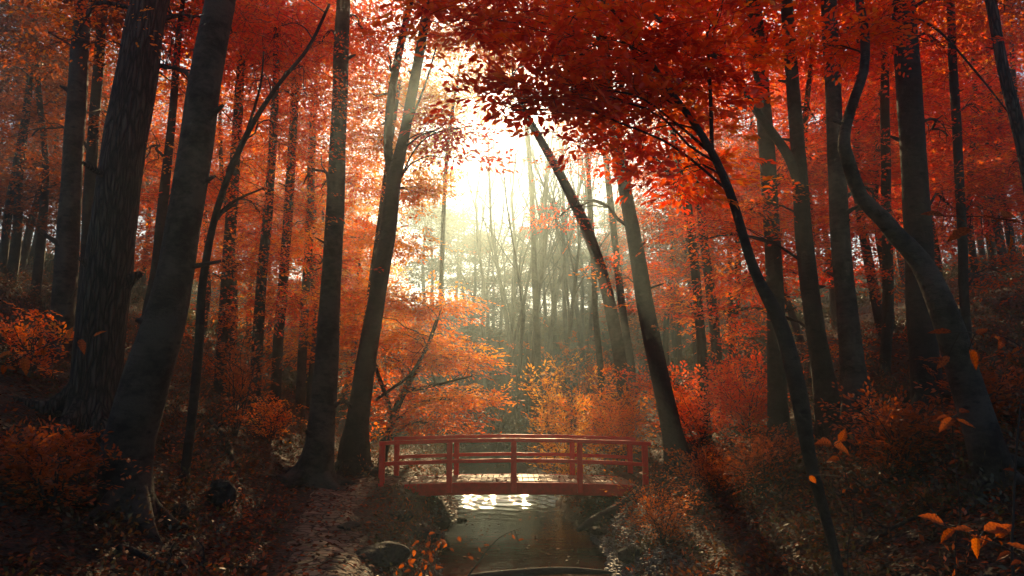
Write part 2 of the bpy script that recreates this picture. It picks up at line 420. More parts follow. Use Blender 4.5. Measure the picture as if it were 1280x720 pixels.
def limb_between(a, b, lift=.15, n=7, jit=.06):
    L = np.linalg.norm(b - a); t = np.linspace(0, 1, n)[:, None]
    p = a + (b - a) * t + np.array([0, 0, 1.0]) * (np.sin(t * PI) * lift * L)
    p[1:-1] += rng.normal(0, jit * L / n * 2, (n - 2, 3))
    return p

def foliage(lm, tm, stem, srad, cen, rad, dens, leaf, tone, lod=2, nl=16, L=.62, flat=.28, spread=.5, twig=.004):
    """leaf masses on limbs. dens = number of clusters; each cluster carries ~9 sprays"""
    cen = np.asarray(cen, float); rad = np.asarray(rad, float)
    k = max(2, int(dens))
    u = unit(rng.normal(0, 1, (k, 3))) * (rng.uniform(0, 1, (k, 1)) ** .45)
    cc = cen + u * rad
    if stem is not None:
        i = nearest_on(stem, cen); a = stem[i]; r0 = max(.012, min(srad[i] * .36, .010 + .011 * np.linalg.norm(cen - a)))
        limb = spline(limb_between(a, cen), .2); lr = np.linspace(r0, r0 * .45, len(limb))
        tube(tm, limb, lr, 6, rough=.05)
        for c in cc:
            m = rng.integers(len(limb) // 3, len(limb))
            p = limb_between(limb[m], c, .08, 5, .08)
            tube(tm, p, np.linspace(lr[m] * .5, .005, 5), 4)
    ns = 9
    o = np.repeat(cc, ns, 0) + rng.normal(0, 1, (k * ns, 3)) * np.array([spread, spread, spread * .28])
    out = (o - cen); out[:, 2] *= .25
    ax = unit(out) * .8 + rng.normal(0, .6, out.shape) * np.array([1, 1, .3])
    tn = np.repeat(tone + rng.normal(0, .2, k), ns) + rng.normal(0, .06, k * ns)
    sprays(lm, tm, o - unit(ax) * L * .4, ax, L * rng.uniform(.6, 1.2, k * ns), nl, leaf, tn, lod, flat, twig)

def build_tree(name, label, pts, depth=None, bark='dark', pal='red', blobs=(), limbs=(), top=15.0, crown=True, roots=0,
               flare=.9, group='trees along the ravine', lean=0.0, leaf=.10, cat='tree', tone=.45, crown_dens=13, wob_d=.12, open_side=False):
    """pts: (px, py, width px) from the foot up. blobs: (px, py, ddepth, rx px, ry px, clusters[, palette-tone])"""
    g = ground_hit(pts[0][0], pts[0][1]) if depth is None else None
    d = g[1] if depth is None else depth
    row = []
    for k, (px, py, w) in enumerate(pts):
        dd = d + lean * k + (wob_d * math.sin(k * 1.9 + px) if k else 0)
        q = P(px, py, dd); row.append([*q, w * dd / F / 2 * .93])
    row = np.array(row)
    zg = float(terrain(row[0, 0], row[0, 1]))
    if row[0, 2] > zg - .1:                                   # reach down into the slope
        s = row[0].copy(); s[2] = zg - .25; row = np.vstack([s, row]) if row[0, 2] - s[2] > .12 else row
    base = np.array([row[0, 0], row[0, 1], zg])
    if top > row[-1, 2] + .5:                                 # grow on above the frame
        dirn = unit(row[-1, :3] - row[-2, :3]); p = row[-1].copy(); r_end = p[3]; H = top - p[2]; m = 5
        for k in range(1, m + 1):
            dirn = unit(dirn * .75 + np.array([0, 0, .25]) + rng.normal(0, .05, 3))
            p = p.copy(); p[:3] += dirn * H / m; p[3] = r_end * (1 - .8 * k / m); row = np.vstack([row, p])
    st = spline(row, .16); stem, srad = st[:, :3], np.maximum(st[:, 3], .008)
    big = srad.max() > .09
    root = empty(name, base, label, cat, group)
    tm, lm = MB(), MB()
    seed = float(rng.uniform(0, 6))
    tube(tm, stem, srad, 22 if big else 10, rough=.05 if big else .04, flare=flare if big else flare * .5, seed=seed)
    if big:                                                   # broken stubs and knots
        for _ in range(5):
            k_ = int(rng.uniform(.08, .75) * len(stem)); an = rng.uniform(0, 2 * PI); dr_ = np.array([math.cos(an), math.sin(an) * .8, rng.uniform(.1, .7)])
            L_ = srad[k_] * rng.uniform(1.3, 3.0); rs_ = srad[k_] * rng.uniform(.12, .3)
            tube(tm, np.array([stem[k_], stem[k_] + dr_ * srad[k_] * .8, stem[k_] + dr_ * srad[k_] * 1.08, stem[k_] + dr_ * L_]), [rs_ * 2, rs_ * 1.9, rs_, rs_ * .45], 8, rough=.12, seed=an)
    for lb in limbs:                                          # traced limbs: (px, py, width, ddepth)
        a = np.array([[*P(x, y, d + dd), w * (d + dd) / F / 2] for (x, y, w, dd) in lb]); a = spline(a, .15)
        tube(tm, a[:, :3], np.maximum(a[:, 3], .004), 10, rough=.05, seed=seed)
        srad2 = a[:, 3]
        for _ in range(5):                                    # side twigs
            m = rng.integers(len(a) // 4, len(a)); e = a[m, :3] + rng.normal(0, .5, 3) + np.array([0, 0, .35])
            tube(tm, limb_between(a[m, :3], e, .1, 5, .2), np.linspace(max(srad2[m] * .4, .006), .003, 5), 4)
    for k in range(roots):
        an = seed + k * 2 * PI / roots + rng.uniform(-.3, .3); rr = srad[0] * rng.uniform(.35, .55); p = []
        Lr = min(1.1, srad[0] * rng.uniform(3.0, 4.5))
        for t in np.linspace(0, 1, 9):
            x = base[0] + math.cos(an + .5 * t * math.sin(k * 3)) * (srad[0] * .5 + Lr * t); y = base[1] + math.sin(an + .4 * t) * (srad[0] * .5 + Lr * t)
            p.append((x, y, terrain(x, y) + srad[0] * 1.3 * (1 - t) ** 3 - .02 - .05 * t, rr * (1 - .8 * t)))
        p = np.array(p); tube(tm, p[:, :3], p[:, 3], 8, rough=.08, seed=k)
    for b in blobs:
        px, py, dd, rx, ry, n_ = b[:6]; tn = b[6] if len(b) > 6 else tone
        if d > 11 and dd >= 0: dd += .9
        c = P(px, py, d + dd); s = (d + dd) / F
        lf = b[7] if len(b) > 7 else leaf
        foliage(lm, tm, stem, srad, c, (rx * s, max(rx * s * .7, .5), ry * s), n_, lf, tn, lod=2 if d + dd < 13 else 1,
                nl=16, L=.55 if d < 12 else .75, spread=.42 if d < 12 else .55)
    if crown and top > 6:
        c0 = stem[-1]; h = top - zg
        for k in range(4):
            ang = rng.uniform(0, 2 * PI); rr = h * .14
            c = c0 + np.array([math.cos(ang) * rr, math.sin(ang) * rr, -h * rng.uniform(.05, .2)])
            foliage(lm, tm, stem, srad, c, (h * .17, h * .17, h * .09), crown_dens, .20, tone, lod=1, nl=12, L=1.1, spread=.9, flat=.4)
    tm.build('trunk', BM[bark], root, base)
    if lm.n: lm.build('crown', LM[pal], root, base)
    return root, stem, srad, d

T = build_tree
# --- left side, nearest first
T('beech_tree', 'smooth grey beech with scarred bark and spreading roots, nearest tree on the left', [(160, 645, 60), (158, 575, 62), (176, 500, 60), (200, 420, 55), (217, 350, 49), (235, 250, 45), (252, 130, 44), (275, 0, 42)],
  bark='beech', roots=6, flare=.5, limbs=[[(262, 150, 8, 0), (232, 90, 6, .2), (205, 85, 4, .3)]], blobs=[(290, 40, 1.5, 40, 25, 4)], leaf=.09, top=15)
T('oak_tree', 'thick black trunk with furrowed bark left of the smooth grey beech', [(112, 540, 68), (120, 470, 62), (134, 350, 59), (150, 220, 57), (168, 110, 54), (188, 0, 50)],
  bark='oak', roots=5, flare=.5, limbs=[[(180, 95, 9, 0), (200, 82, 7, .2), (228, 88, 5, .4), (245, 90, 3, .5)], [(185, 35, 9, 0), (215, 20, 7, .3), (255, 22, 4, .5)], [(165, 10, 6, 0), (120, 5, 5, -.3), (90, 50, 3, -.5), (60, 40, 2, -.6)]],
  blobs=[(118, 45, -.6, 28, 28, 3, .85, .085), (140, 8, 0, 60, 14, 4, .6)], pal='orange', top=16)
T('maple_sapling', 'slender black leaning sapling carrying vivid red leaves right of the grey beech', [(228, 612, 13), (238, 540, 12), (248, 440, 12), (254, 350, 11), (272, 260, 9), (305, 175, 8), (345, 110, 6), (385, 60, 5), (412, 5, 4)],
  bark='dark', top=0, crown=False, leaf=.075, tone=.5, flare=.3,
  limbs=[[(270, 270, 5, 0), (295, 250, 4, .2), (330, 235, 2, .3)], [(305, 175, 4, 0), (325, 110, 3, .2), (330, 60, 2, .3)]],
  blobs=[(335, 60, 1.2, 60, 50, 12), (310, 130, 1.5, 55, 35, 10), (350, 180, 1.6, 60, 30, 11), (300, 220, 1.8, 50, 28, 8), (330, 270, 2, 55, 25, 8), (300, 20, 1.5, 50, 30, 8), (385, 120, 1.6, 40, 40, 7)])
T('beech_tree', 'tall straight grey beech with buttressed foot beside the stone path', [(392, 588, 44), (398, 560, 38), (405, 500, 33), (411, 400, 29), (418, 280, 25), (424, 140, 22), (429, 0, 20)],
  depth=16, bark='beech', roots=6, flare=.9, blobs=[(400, 330, 1.5, 50, 30, 5), (390, 60, 1, 60, 40, 9), (455, 40, 1, 55, 35, 9), (380, 230, 2, 45, 30, 5)], pal='red', leaf=.10, tone=.55)
T('maple_tree', 'dark leaning tree forking into two stems left of the red bridge', [(443, 560, 38), (448, 520, 30), (458, 450, 26), (468, 390, 24), (482, 310, 22), (493, 225, 20), (507, 160, 15), (522, 80, 14), (536, 0, 13)],
  depth=18.5, bark='dark', roots=5, flare=.6, limbs=[[(493, 225, 13, 0), (485, 185, 12, .1), (488, 130, 11, .2), (500, 60, 10, .3), (514, 0, 9, .4)], [(505, 170, 4, 0), (530, 110, 3, .4), (545, 60, 2, .5)], [(495, 235, 3, 0), (520, 185, 2, -.2), (548, 165, 1.5, -.3), (590, 158, 1, -.3)], [(470, 500, 4, 0), (520, 460, 3, .6), (545, 400, 2, 1)]],
  blobs=[(480, 60, 1, 50, 40, 10), (530, 30, 1, 50, 26, 9, .6), (495, 240, .6, 45, 14, 3, .7), (545, 165, -.3, 26, 8, 3, .05, .16), (560, 195, -.3, 18, 8, 2, .05, .16), (575, 160, -.3, 14, 6, 1, .05, .16), (590, 30, 1.5, 40, 22, 6, .4)], pal='red', leaf=.10)
T('maple_tree', 'bright orange maple glowing in sunlight behind the left end of the bridge', [(478, 575, 12), (492, 520, 10), (515, 470, 8), (540, 420, 4), (552, 385, 1)],
  depth=20.5, bark='dark', top=0, crown=False, pal='orange', leaf=.12, tone=.8, flare=.3,
  limbs=[[(492, 520, 6, 0), (470, 460, 5, .3), (455, 400, 3, .6)], [(505, 490, 5, 0), (550, 480, 4, -.3), (590, 470, 2, -.5)]],
  blobs=[(545, 385, 0, 42, 20, 18), (520, 425, 0, 60, 26, 26), (560, 450, -.4, 46, 18, 18), (480, 450, .3, 46, 34, 18, .55), (570, 500, -.4, 40, 16, 15), (500, 500, 0, 55, 22, 18, .5), (455, 400, .5, 34, 30, 10, .5), (540, 530, -.5, 50, 14, 12, .5), (500, 380, .3, 40, 20, 12, .6)])
# --- behind the left group
T('young_tree', 'straight dark trunk standing behind the furrowed black trunk at far left', [(82, 345, 29), (88, 250, 27), (95, 140, 25), (104, 0, 22)], depth=17, bark='beech', blobs=[(60, 60, 0, 60, 40, 8, .5), (140, 150, 1, 40, 40, 5, .7)], pal='rust', tone=.3, leaf=.11)
T('young_tree', 'thinner trunk just right of the straight dark trunk at far left', [(106, 350, 15), (112, 240, 15), (120, 120, 14), (130, 0, 12)], depth=19, bark='dark', blobs=[(40, 170, 1, 50, 40, 7, .5)], pal='rust', tone=.3, leaf=.11)
T('young_tree', 'thin trunk seen between the furrowed trunk and the smooth grey beech', [(184, 400, 15), (196, 330, 14), (205, 240, 13), (214, 160, 11), (222, 60, 9)], depth=18, bark='dark', blobs=[(225, 110, 0, 45, 40, 9, .6), (230, 250, 1, 40, 40, 8, .4), (180, 200, 2, 40, 50, 6, .5)], pal='red', leaf=.10)
T('young_tree', 'short visible trunk behind red leaves right of the smooth grey beech', [(284, 345, 16), (290, 260, 15), (297, 150, 13), (305, 20, 10)], depth=21, bark='dark', blobs=[(300, 330, -1, 50, 30, 8, .6), (270, 390, -1, 50, 25, 6, .5)], pal='orange', leaf=.11)
T('young_tree', 'dark trunk among orange leaves midway between the two grey beeches', [(322, 430, 15), (327, 350, 14), (337, 240, 12), (345, 100, 10)], depth=20, bark='dark', blobs=[(340, 320, 0, 50, 30, 8, .5), (335, 390, 0, 50, 24, 7, .4), (370, 130, 1, 60, 50, 9, .5)], pal='red', leaf=.11)
T('young_tree', 'slim dark trunk left of the straight grey beech by the path', [(348, 425, 14), (355, 340, 13), (363, 220, 12), (372, 60, 10)], depth=22, bark='dark', blobs=[(385, 280, 0, 45, 40, 9, .75), (370, 370, -1, 40, 25, 6, .6)], pal='orange', leaf=.12)
T('birch_tree', 'pale hazy trunk just left of the straight grey beech by the path', [(380, 400, 12), (386, 300, 11), (391, 150, 10)], depth=26, bark='beech', blobs=[(440, 230, 0, 50, 60, 14, .8), (450, 330, 0, 45, 30, 10, .7)], pal='orange', leaf=.14)
T('maple_tree', 'golden leaved maple glowing beside the bright gap left of centre', [(452, 460, 12), (462, 380, 11), (475, 280, 9), (488, 180, 7), (500, 100, 5)], depth=25, bark='dark', top=0, crown=False,
  blobs=[(500, 300, 0, 46, 24, 10, .4), (520, 240, 0, 30, 26, 16, .55), (470, 180, 0, 50, 34, 20, .3), (520, 120, 1, 50, 40, 22, .4), (530, 190, 1, 26, 30, 12, .5), (455, 370, 0, 40, 26, 8, .5), (470, 110, 0, 50, 30, 10, .4)], pal='gold', leaf=.15)
# --- centre
T('leaning_tree', 'misty trunk leaning left across the bright gap above the right half of the bridge', [(778, 478, 17), (768, 410, 17), (752, 340, 16), (728, 275, 15), (702, 222, 13), (676, 175, 11), (655, 138, 9), (640, 95, 7)], depth=23, bark='beech', pal='orange',
  blobs=[(640, 60, 0, 50, 26, 8, .5), (690, 60, 2, 60, 30, 8, .4)], top=0, crown=False, leaf=.13)
T('young_tree', 'thin misty upright stem crossing the leaning misty trunk', [(752, 480, 9), (745, 400, 8), (740, 290, 7), (733, 180, 6)], depth=25, bark='beech', pal='orange', blobs=[(735, 150, 0, 40, 22, 5, .3)], top=0, crown=False, leaf=.12)
T('young_tree', 'grey misty pole between the leaning misty trunk and the dark bent trunk', [(790, 470, 11), (776, 370, 10), (764, 260, 9), (752, 150, 8)], depth=29, bark='beech', pal='orange', blobs=[(770, 170, 0, 50, 34, 8, .3)], crown=False, top=0, leaf=.12)
T('maple_tree', 'dark bent trunk rising from behind the right end of the red bridge', [(852, 590, 36), (840, 540, 27), (825, 470, 25), (808, 390, 23), (795, 310, 21), (780, 230, 18), (765, 140, 15), (752, 60, 12)],
  bark='dark', roots=5, flare=.6, blobs=[(720, 200, 0, 40, 10, 3, .5), (700, 270, 2, 30, 16, 3, .5), (760, 200, 1, 50, 30, 7, .4), (800, 330, 1, 44, 16, 5, .5), (770, 350, 0, 30, 10, 2, .6)], pal='red', leaf=.10)
# --- right side
T('maple_tree', 'thin curving black tree arching left over the bridge with large red leaves', [(1048, 712, 12), (1030, 640, 14), (1012, 570, 17), (998, 490, 22), (975, 405, 20), (942, 335, 14), (912, 240, 12), (878, 170, 10), (828, 100, 8), (790, 40, 6), (748, -6, 5)],
  depth=8.6, bark='dark', flare=.3, top=0, crown=False, leaf=.125, tone=.42,
  limbs=[[(893, 195, 5, 0), (840, 150, 3, 0), (790, 118, 3, -.2), (720, 115, 2, -.3), (650, 130, 1.5, -.4), (608, 150, 1, -.4)], [(890, 190, 6, 0), (888, 120, 5, .3), (884, 40, 3, .4)], [(828, 100, 4, 0), (760, 70, 3, 0), (690, 70, 2, 0)]],
  blobs=[(640, 138, -.3, 30, 8, 3, .3), (690, 122, -.3, 45, 12, 6, .4), (750, 110, 0, 55, 22, 8, .45), (700, 50, .3, 60, 20, 7, .45), (790, 60, .3, 70, 36, 10, .5), (620, 26, .2, 50, 14, 4, .35), (560, 30, .3, 30, 10, 3, .3),
         (850, 120, .3, 60, 44, 9, .5), (800, 165, .4, 50, 22, 6, .45), (850, 215, .6, 50, 30, 6, .55), (900, 60, .6, 60, 46, 8, .5), (720, 5, .3, 80, 14, 6, .45)])
T('maple_tree', 'dark tree whose long limb curves up left, right of the thin arching tree', [(1042, 545, 38), (1030, 480, 30), (1018, 400, 25), (1006, 310, 23), (1000, 220, 21), (992, 120, 18), (983, 0, 17)],
  bark='dark', roots=4, flare=.5, limbs=[[(1002, 240, 13, 0), (985, 195, 12, -.2), (950, 145, 11, -.4), (915, 90, 10, -.5), (870, 52, 9, -.6), (820, 22, 8, -.7), (760, -12, 6, -.8)]],
  blobs=[(930, 260, 0, 50, 40, 9, .5), (960, 60, .4, 60, 40, 10, .45), (880, 300, 0, 44, 26, 7, .5), (905, 390, .4, 40, 20, 5, .5), (1020, 150, 1, 50, 50, 8, .45)], leaf=.105, pal='red')
T('beech_tree', 'straight dark tree with flared foot right of the tree with the curving limb', [(1078, 548, 48), (1068, 480, 34), (1060, 400, 28), (1050, 290, 25), (1043, 150, 22), (1036, 0, 21)],
  bark='beech', roots=6, flare=.5, blobs=[(1080, 60, 1, 60, 40, 10, .5), (1095, 250, 1.5, 50, 40, 8, .45), (1030, 340, 1.5, 44, 30, 5, .5)], leaf=.11, pal='red')
T('oak_tree', 'thick straight black trunk standing behind the sinuous tree on the right', [(1160, 505, 38), (1152, 400, 36), (1147, 280, 35), (1138, 140, 33), (1129, 0, 31)],
  bark='dark', roots=4, flare=.4, limbs=[[(1140, 20, 4, 0), (1175, 40, 3, 0), (1220, 90, 2.5, -.2), (1260, 140, 2, -.3)]], blobs=[(1180, 60, .6, 60, 40, 10, .35), (1185, 170, 1, 50, 40, 9, .35), (1190, 260, 1, 50, 40, 8, .3)], leaf=.10, pal='red')
T('beech_tree', 'sinuous dark tree snaking up from the lower right slope', [(1246, 605, 48), (1228, 545, 42), (1205, 470, 39), (1180, 390, 36), (1150, 326, 28), (1122, 296, 24), (1104, 274, 22), (1076, 246, 19), (1062, 208, 18), (1055, 184, 17), (1058, 156, 15), (1070, 118, 14), (1080, 88, 13), (1081, 48, 13), (1074, 0, 12)],
  bark='beech', roots=5, flare=.35, blobs=[(1110, 30, .5, 50, 40, 7, .5), (1030, 60, .4, 40, 40, 6, .5)], leaf=.10, pal='red')
T('young_tree', 'dark trunk between the thin arching tree and the tree with the curving limb', [(972, 505, 26), (970, 400, 23), (965, 290, 22), (955, 140, 21), (942, 0, 20)], depth=16, bark='dark',
  blobs=[(930, 350, 0, 44, 30, 7, .5), (975, 230, 1, 44, 50, 8, .5), (900, 150, 1, 60, 50, 9, .5)], leaf=.11, pal='red')
T('young_tree', 'forked dark trunk with a left limb right of the bent bridge end tree', [(880, 500, 14), (876, 420, 13), (868, 330, 12), (858, 250, 12), (845, 190, 9), (838, 140, 7)], depth=18.5, bark='dark',
  limbs=[[(860, 262, 7, 0), (838, 220, 6, 0), (812, 192, 5, .1), (795, 180, 3, .2)]], blobs=[(850, 260, .5, 44, 30, 7, .45), (850, 380, .4, 44, 24, 7, .55), (840, 110, .5, 50, 34, 7, .5)], leaf=.11, pal='red')
T('young_tree', 'grey green trunk just right of the forked dark trunk', [(899, 485, 14), (892, 400, 13), (880, 300, 12), (868, 180, 10)], depth=20, bark='beech', blobs=[(915, 420, 0, 44, 20, 6, .6), (890, 220, 1, 50, 50, 8, .5)], leaf=.12, pal='red')
T('young_tree', 'thin black trunk right of the thick straight black trunk', [(1206, 385, 12), (1203, 300, 12), (1197, 180, 12), (1190, 60, 11), (1188, 0, 10)], depth=15, bark='dark', blobs=[(1230, 260, 0, 44, 34, 7, .3), (1225, 140, 0, 44, 40, 7, .4), (1250, 340, 0, 40, 26, 5, .25)], leaf=.10, pal='orange')
T('young_tree', 'dim trunk showing between the straight flared tree and the thick black trunk', [(1105, 480, 14), (1110, 380, 14), (1108, 260, 13), (1106, 120, 12)], depth=18, bark='dark', blobs=[(1105, 340, 0, 40, 30, 7, .4), (1085, 430, 0, 36, 24, 5, .35)], leaf=.11, pal='orange')
T('young_tree', 'rough leaning trunk at the right edge of the picture', [(1330, 420, 20), (1300, 300, 18), (1278, 180, 17), (1255, 90, 15), (1238, 0, 14)], depth=13, bark='oak', blobs=[(1255, 15, 0, 50, 34, 9, .4), (1262, 210, 0, 30, 30, 5, .35)], leaf=.10, pal='orange')
for tx, ty, lab in ((690, 470, 0), ):
    pass

# --- bare misty trees in the central gap
def grow(tm, p, d, L, r, level, tips=None):
    n = 6; pts = [p]; dd = d.copy()
    for k in range(n):
        dd = unit(dd + rng.normal(0, .10, 3) + np.array([0, 0, .05])); pts.append(pts[-1] + dd * L / n)
    pts = np.array(pts); rr = np.linspace(r, r * (.35 if level else .25), n + 1)
    tube(tm, pts, rr, 8 if level == 0 else 5 if level == 1 else 3)
    if tips is not None and level >= 2: tips.append(pts[-1])
    if level < 3:
        for k in range((8, 4, 3)[level]):
            t = rng.uniform(.30 if level == 0 else .2, .98); i = min(n - 1, int(t * n)); q = pts[i] + (pts[i + 1] - pts[i]) * (t * n - i)
            ax = rng.normal(0, 1, 3); ax[2] = abs(ax[2]) * .3; ax -= dd * ax.dot(dd)
            nd = unit(dd * 1.0 + unit(ax) * rng.uniform(.30, .58))
            grow(tm, q, nd, L * rng.uniform(.34, .52) * (1.15 - .5 * t), rr[i] * .5, level + 1, tips)

ORD = ['first', 'second', 'third', 'fourth', 'fifth', 'sixth', 'seventh', 'eighth', 'ninth', 'tenth', 'eleventh', 'twelfth', 'thirteenth', 'fourteenth', 'fifteenth',
       'sixteenth', 'seventeenth', 'eighteenth', 'nineteenth', 'twentieth', 'twenty first', 'twenty second', 'twenty third', 'twenty fourth']
def ordered(objs, text):
    objs = sorted(objs, key=lambda o: project(o.location)[0])
    for k, o in enumerate(objs): o['label'] = f'{ORD[k]} from the left of the {text}'

mist = []
for (px, d, w, H) in [(618, 43, 8, 19), (637, 36, 7, 16), (655, 44, 9, 19), (668, 38, 6, 16), (684, 46, 10, 19), (700, 40, 8, 17), (628, 52, 9, 20), (646, 56, 9, 20), (715, 50, 9, 20), (605, 55, 8, 19), (735, 44, 8, 18), (728, 56, 9, 21), (675, 54, 8, 20)]:
    x = (px - 640) / F * d; b = np.array([x, d, float(terrain(x, d)) - .2])
    o = empty('bare_tree', b, 'misty bare tree', 'tree', 'misty bare trees in the bright gap')
    tm = MB(); grow(tm, b, unit(np.array([rng.normal(0, .05), 0, 1])), H, w * d / F / 2 * .8, 0)
    tm.build('trunk', BM['beech'], o, b); mist.append(o)
ordered(mist, 'misty bare trees in the bright gap')

far = []
for k in range(22):
    px = 530 + k * 12.5 + rng.uniform(-5, 5); d = rng.uniform(62, 88); x = (px - 640) / F * d; b = np.array([x, d, float(terrain(x, d)) - .2])
    o = empty('far_tree', b, 'far', 'tree', 'pale trees on the far misty hillside'); tm, lm = MB(), MB(); H = rng.uniform(12, 14)
    s_ = spline(np.array([[b[0] + rng.normal(0, .15), d, b[2] + H * t, .22 - .16 * t] for t in np.linspace(0, 1, 5)]), .6); tube(tm, s_[:, :3], s_[:, 3], 6)
    for q in range(8):
        h = rng.uniform(.08, 1.0); an = rng.uniform(0, 6.3); c = s_[int(h * (len(s_) - 1)), :3] + np.array([math.cos(an) * 1.2, math.sin(an) * 1.2, .3])
        foliage(lm, tm, s_[:, :3], s_[:, 3], c, (1.9, 1.9, 1.1), 6, .30, .2, lod=1, nl=9, L=1.3, spread=.8, twig=.012)
    tm.build('trunk', BM['dark'], o, b); lm.build('crown', LM['under'], o, b); far.append(o)
ordered(far, 'pale trees on the far misty hillside')

# sunlit tops that break up the sky where the sun stands
T('misty_tree', 'faint tree whose sparse golden leaves break up the sun glow at the top', [(548, 470, 7), (551, 380, 6), (554, 280, 6), (560, 180, 5), (575, 80, 4)], depth=34, bark='beech', top=0, crown=False, pal='gold', leaf=.17,
  blobs=[(560, 60, 0, 30, 26, 12, .5), (600, 36, 0, 60, 30, 36, .5), (600, 95, 0, 34, 24, 14, .6), (555, 125, 0, 22, 26, 9, .6), (545, 220, 0, 14, 30, 8, .5), (590, 150, 0, 26, 30, 7, .6), (640, 20, 0, 50, 20, 14, .4), (570, 150, 0, 26, 22, 4, .8), (630, 100, 0, 30, 30, 5, .6), (550, 110, 0, 20, 30, 5, .5)])
T('misty_tree', 'faint pinkish leafed tree behind the top of the leaning misty trunk', [(672, 450, 9), (668, 340, 8), (664, 230, 7), (655, 120, 6), (650, 40, 4)], depth=37, bark='beech', top=0, crown=False, pal='orange', leaf=.16,
  blobs=[(640, 60, 0, 44, 26, 9, .3), (690, 90, 0, 40, 30, 8, .3), (720, 150, 0, 40, 30, 7, .3), (660, 20, 0, 60, 20, 9, .3)])

# --- thinner woodland up both slopes, fading into the haze
def slope_trees(n, side, dlo, dhi, pal, text, group, xr, hlo=.22, ncl=7):
    out = []; used = []
    tries = 0
    while len(out) < n and tries < 2000:
        tries += 1
        d = rng.uniform(dlo, dhi); px = rng.uniform(*xr)
        if any(abs(px - a) < 8 for a in used): continue
        used.append(px)
        x = (px - 640) / F * d; z = float(terrain(x, d)); b = np.array([x, d, z])
        o = empty('young_tree', b, text, 'tree', group)
        tm, lm = MB(), MB(); H = rng.uniform(10, 14); lean = rng.normal(0, .06)
        s = spline(np.array([[b[0] + lean * t * H + .12 * math.sin(t * 9 + px), d + .2 * math.sin(t * 5), z - .2 + H * t, (.17 - .12 * t) * rng.uniform(.8, 1.1)] for t in np.linspace(0, 1, 6)]), .5)
        tube(tm, s[:, :3], s[:, 3], 8, rough=.05)
        for k in range(9):
            h = rng.uniform(hlo, 1.0); an = rng.uniform(0, 2 * PI)
            c = s[int(h * (len(s) - 1)), :3] + np.array([math.cos(an) * 1.3, math.sin(an) * 1.3, .3])
            foliage(lm, tm, s[:, :3], s[:, 3], c, (1.8, 1.8, .7), ncl, .18, rng.uniform(.25, .7), lod=1, nl=12, L=1.0, spread=.6, twig=.006)
        tm.build('trunk', BM['dark'], o, b); lm.build('crown', LM['rust' if side < 0 and px < 190 else pal], o, b); out.append(o)
    ordered(out, text)
slope_trees(23, -1, 23, 42, 'orange', 'thin hazy trees far up the left slope', 'hazy trees up the left slope', (-60, 420))
slope_trees(14, -1, 43, 58, 'rust', 'dull trees high on the left hill behind the others', 'dull trees high on the left hill', (-60, 400), .03, 9)
slope_trees(14, 1, 40, 56, 'rust', 'dull trees high on the right hill behind the others', 'dull trees high on the right hill', (880, 1340), .03, 9)
slope_trees(6, -1, 30, 46, 'gold', 'glowing hazy trees left of the bright gap', 'glowing hazy trees left of the gap', (395, 468))
slope_trees(23, 1, 20, 38, 'red', 'thin reddish trees far up the right slope', 'reddish trees up the right slope', (860, 1330))
slope_trees(6, 1, 32, 46, 'rust', 'faint misty trees behind the dark bent trunk', 'faint misty trees right of the gap', (812, 885))

# ------------------------------------------------------------------ shrubs
def shrub(name, label, px, py, rx, ry, pal, n, leaf=.09, tone=.5, group='shrubs along the banks', depth=None, lod=1, nst=10):
    g = ground_hit(px, py + ry * .8) if depth is None else P(px, py + ry, depth)
    d = g[1]; b = np.array([g[0], d, float(terrain(g[0], d))]); s = d / F
    o = empty(name, b, label, 'shrub', group); tm, lm = MB(), MB()
    W, H = rx * s, max(2 * ry * s, P(px, py - ry, d)[2] - b[2])
    ends = []
    for k in range(nst):
        an = k * 2 * PI / nst + rng.uniform(-.4, .4); e = b + np.array([math.cos(an) * W * rng.uniform(.3, .9), math.sin(an) * W * .6, H * rng.uniform(.55, 1)])
        p = spline(limb_between(b - [0, 0, .1], e, .12, 6, .15), .2); tube(tm, p, np.linspace(.016, .005, len(p)), 5)
        ends.append(p)
    per = n // nst
    for p in ends:
        idx = rng.integers(len(p) // 4, len(p), per); og = p[idx] + rng.normal(0, 1, (per, 3)) * [.17 * W, .15 * W, .08 * H]
        ax = rng.normal(0, 1, (per, 3)) * [1, 1, .3] + unit(og - b) * .8
        sprays(lm, tm, og, ax, rng.uniform(.35, .75, per) * (1 if W > .8 else .7), 14, leaf, tone + rng.normal(0, .12, per), lod, .3, .003)
    tm.build('stems', M_twig, o, b); lm.build('foliage', LM[pal], o, b)
    return o
shrub('golden_shrub', 'golden yellow shrub glowing behind the middle of the bridge', 705, 505, 50, 36, 'gold', 330, .11, .6, depth=21)
shrub('orange_shrub', 'bright orange shrub right of the golden shrub behind the bridge', 775, 520, 60, 38, 'orange', 380, .10, .72, depth=20.5)
shrub('red_shrub', 'broad pinkish red shrub behind the right end of the bridge', 870, 505, 75, 44, 'red', 420, .10, .6, depth=18.5)
shrub('red_shrub', 'red shrub under the dark trunks right of the bridge', 935, 470, 60, 34, 'red', 300, .10, .5, depth=17)
shrub('rust_shrub', 'low rusty shrub on the bank below the right end of the bridge', 880, 600, 50, 24, 'rust', 150, .07, .75)
shrub('rust_shrub', 'red speckled shrub on the right bank in front of the bridge', 830, 655, 50, 30, 'rust', 170, .055, .8)
shrub('rust_shrub', 'rusty shrub at the foot of the thin arching tree', 950, 590, 55, 30, 'rust', 150, .08, .5)
shrub('orange_shrub', 'orange shrub on the left slope between the sapling and the grey beech', 300, 480, 46, 26, 'orange', 130, .085, .45)
shrub('orange_shrub', 'sunlit orange shrub left of the foot of the straight grey beech', 335, 535, 36, 22, 'orange', 110, .08, .6)
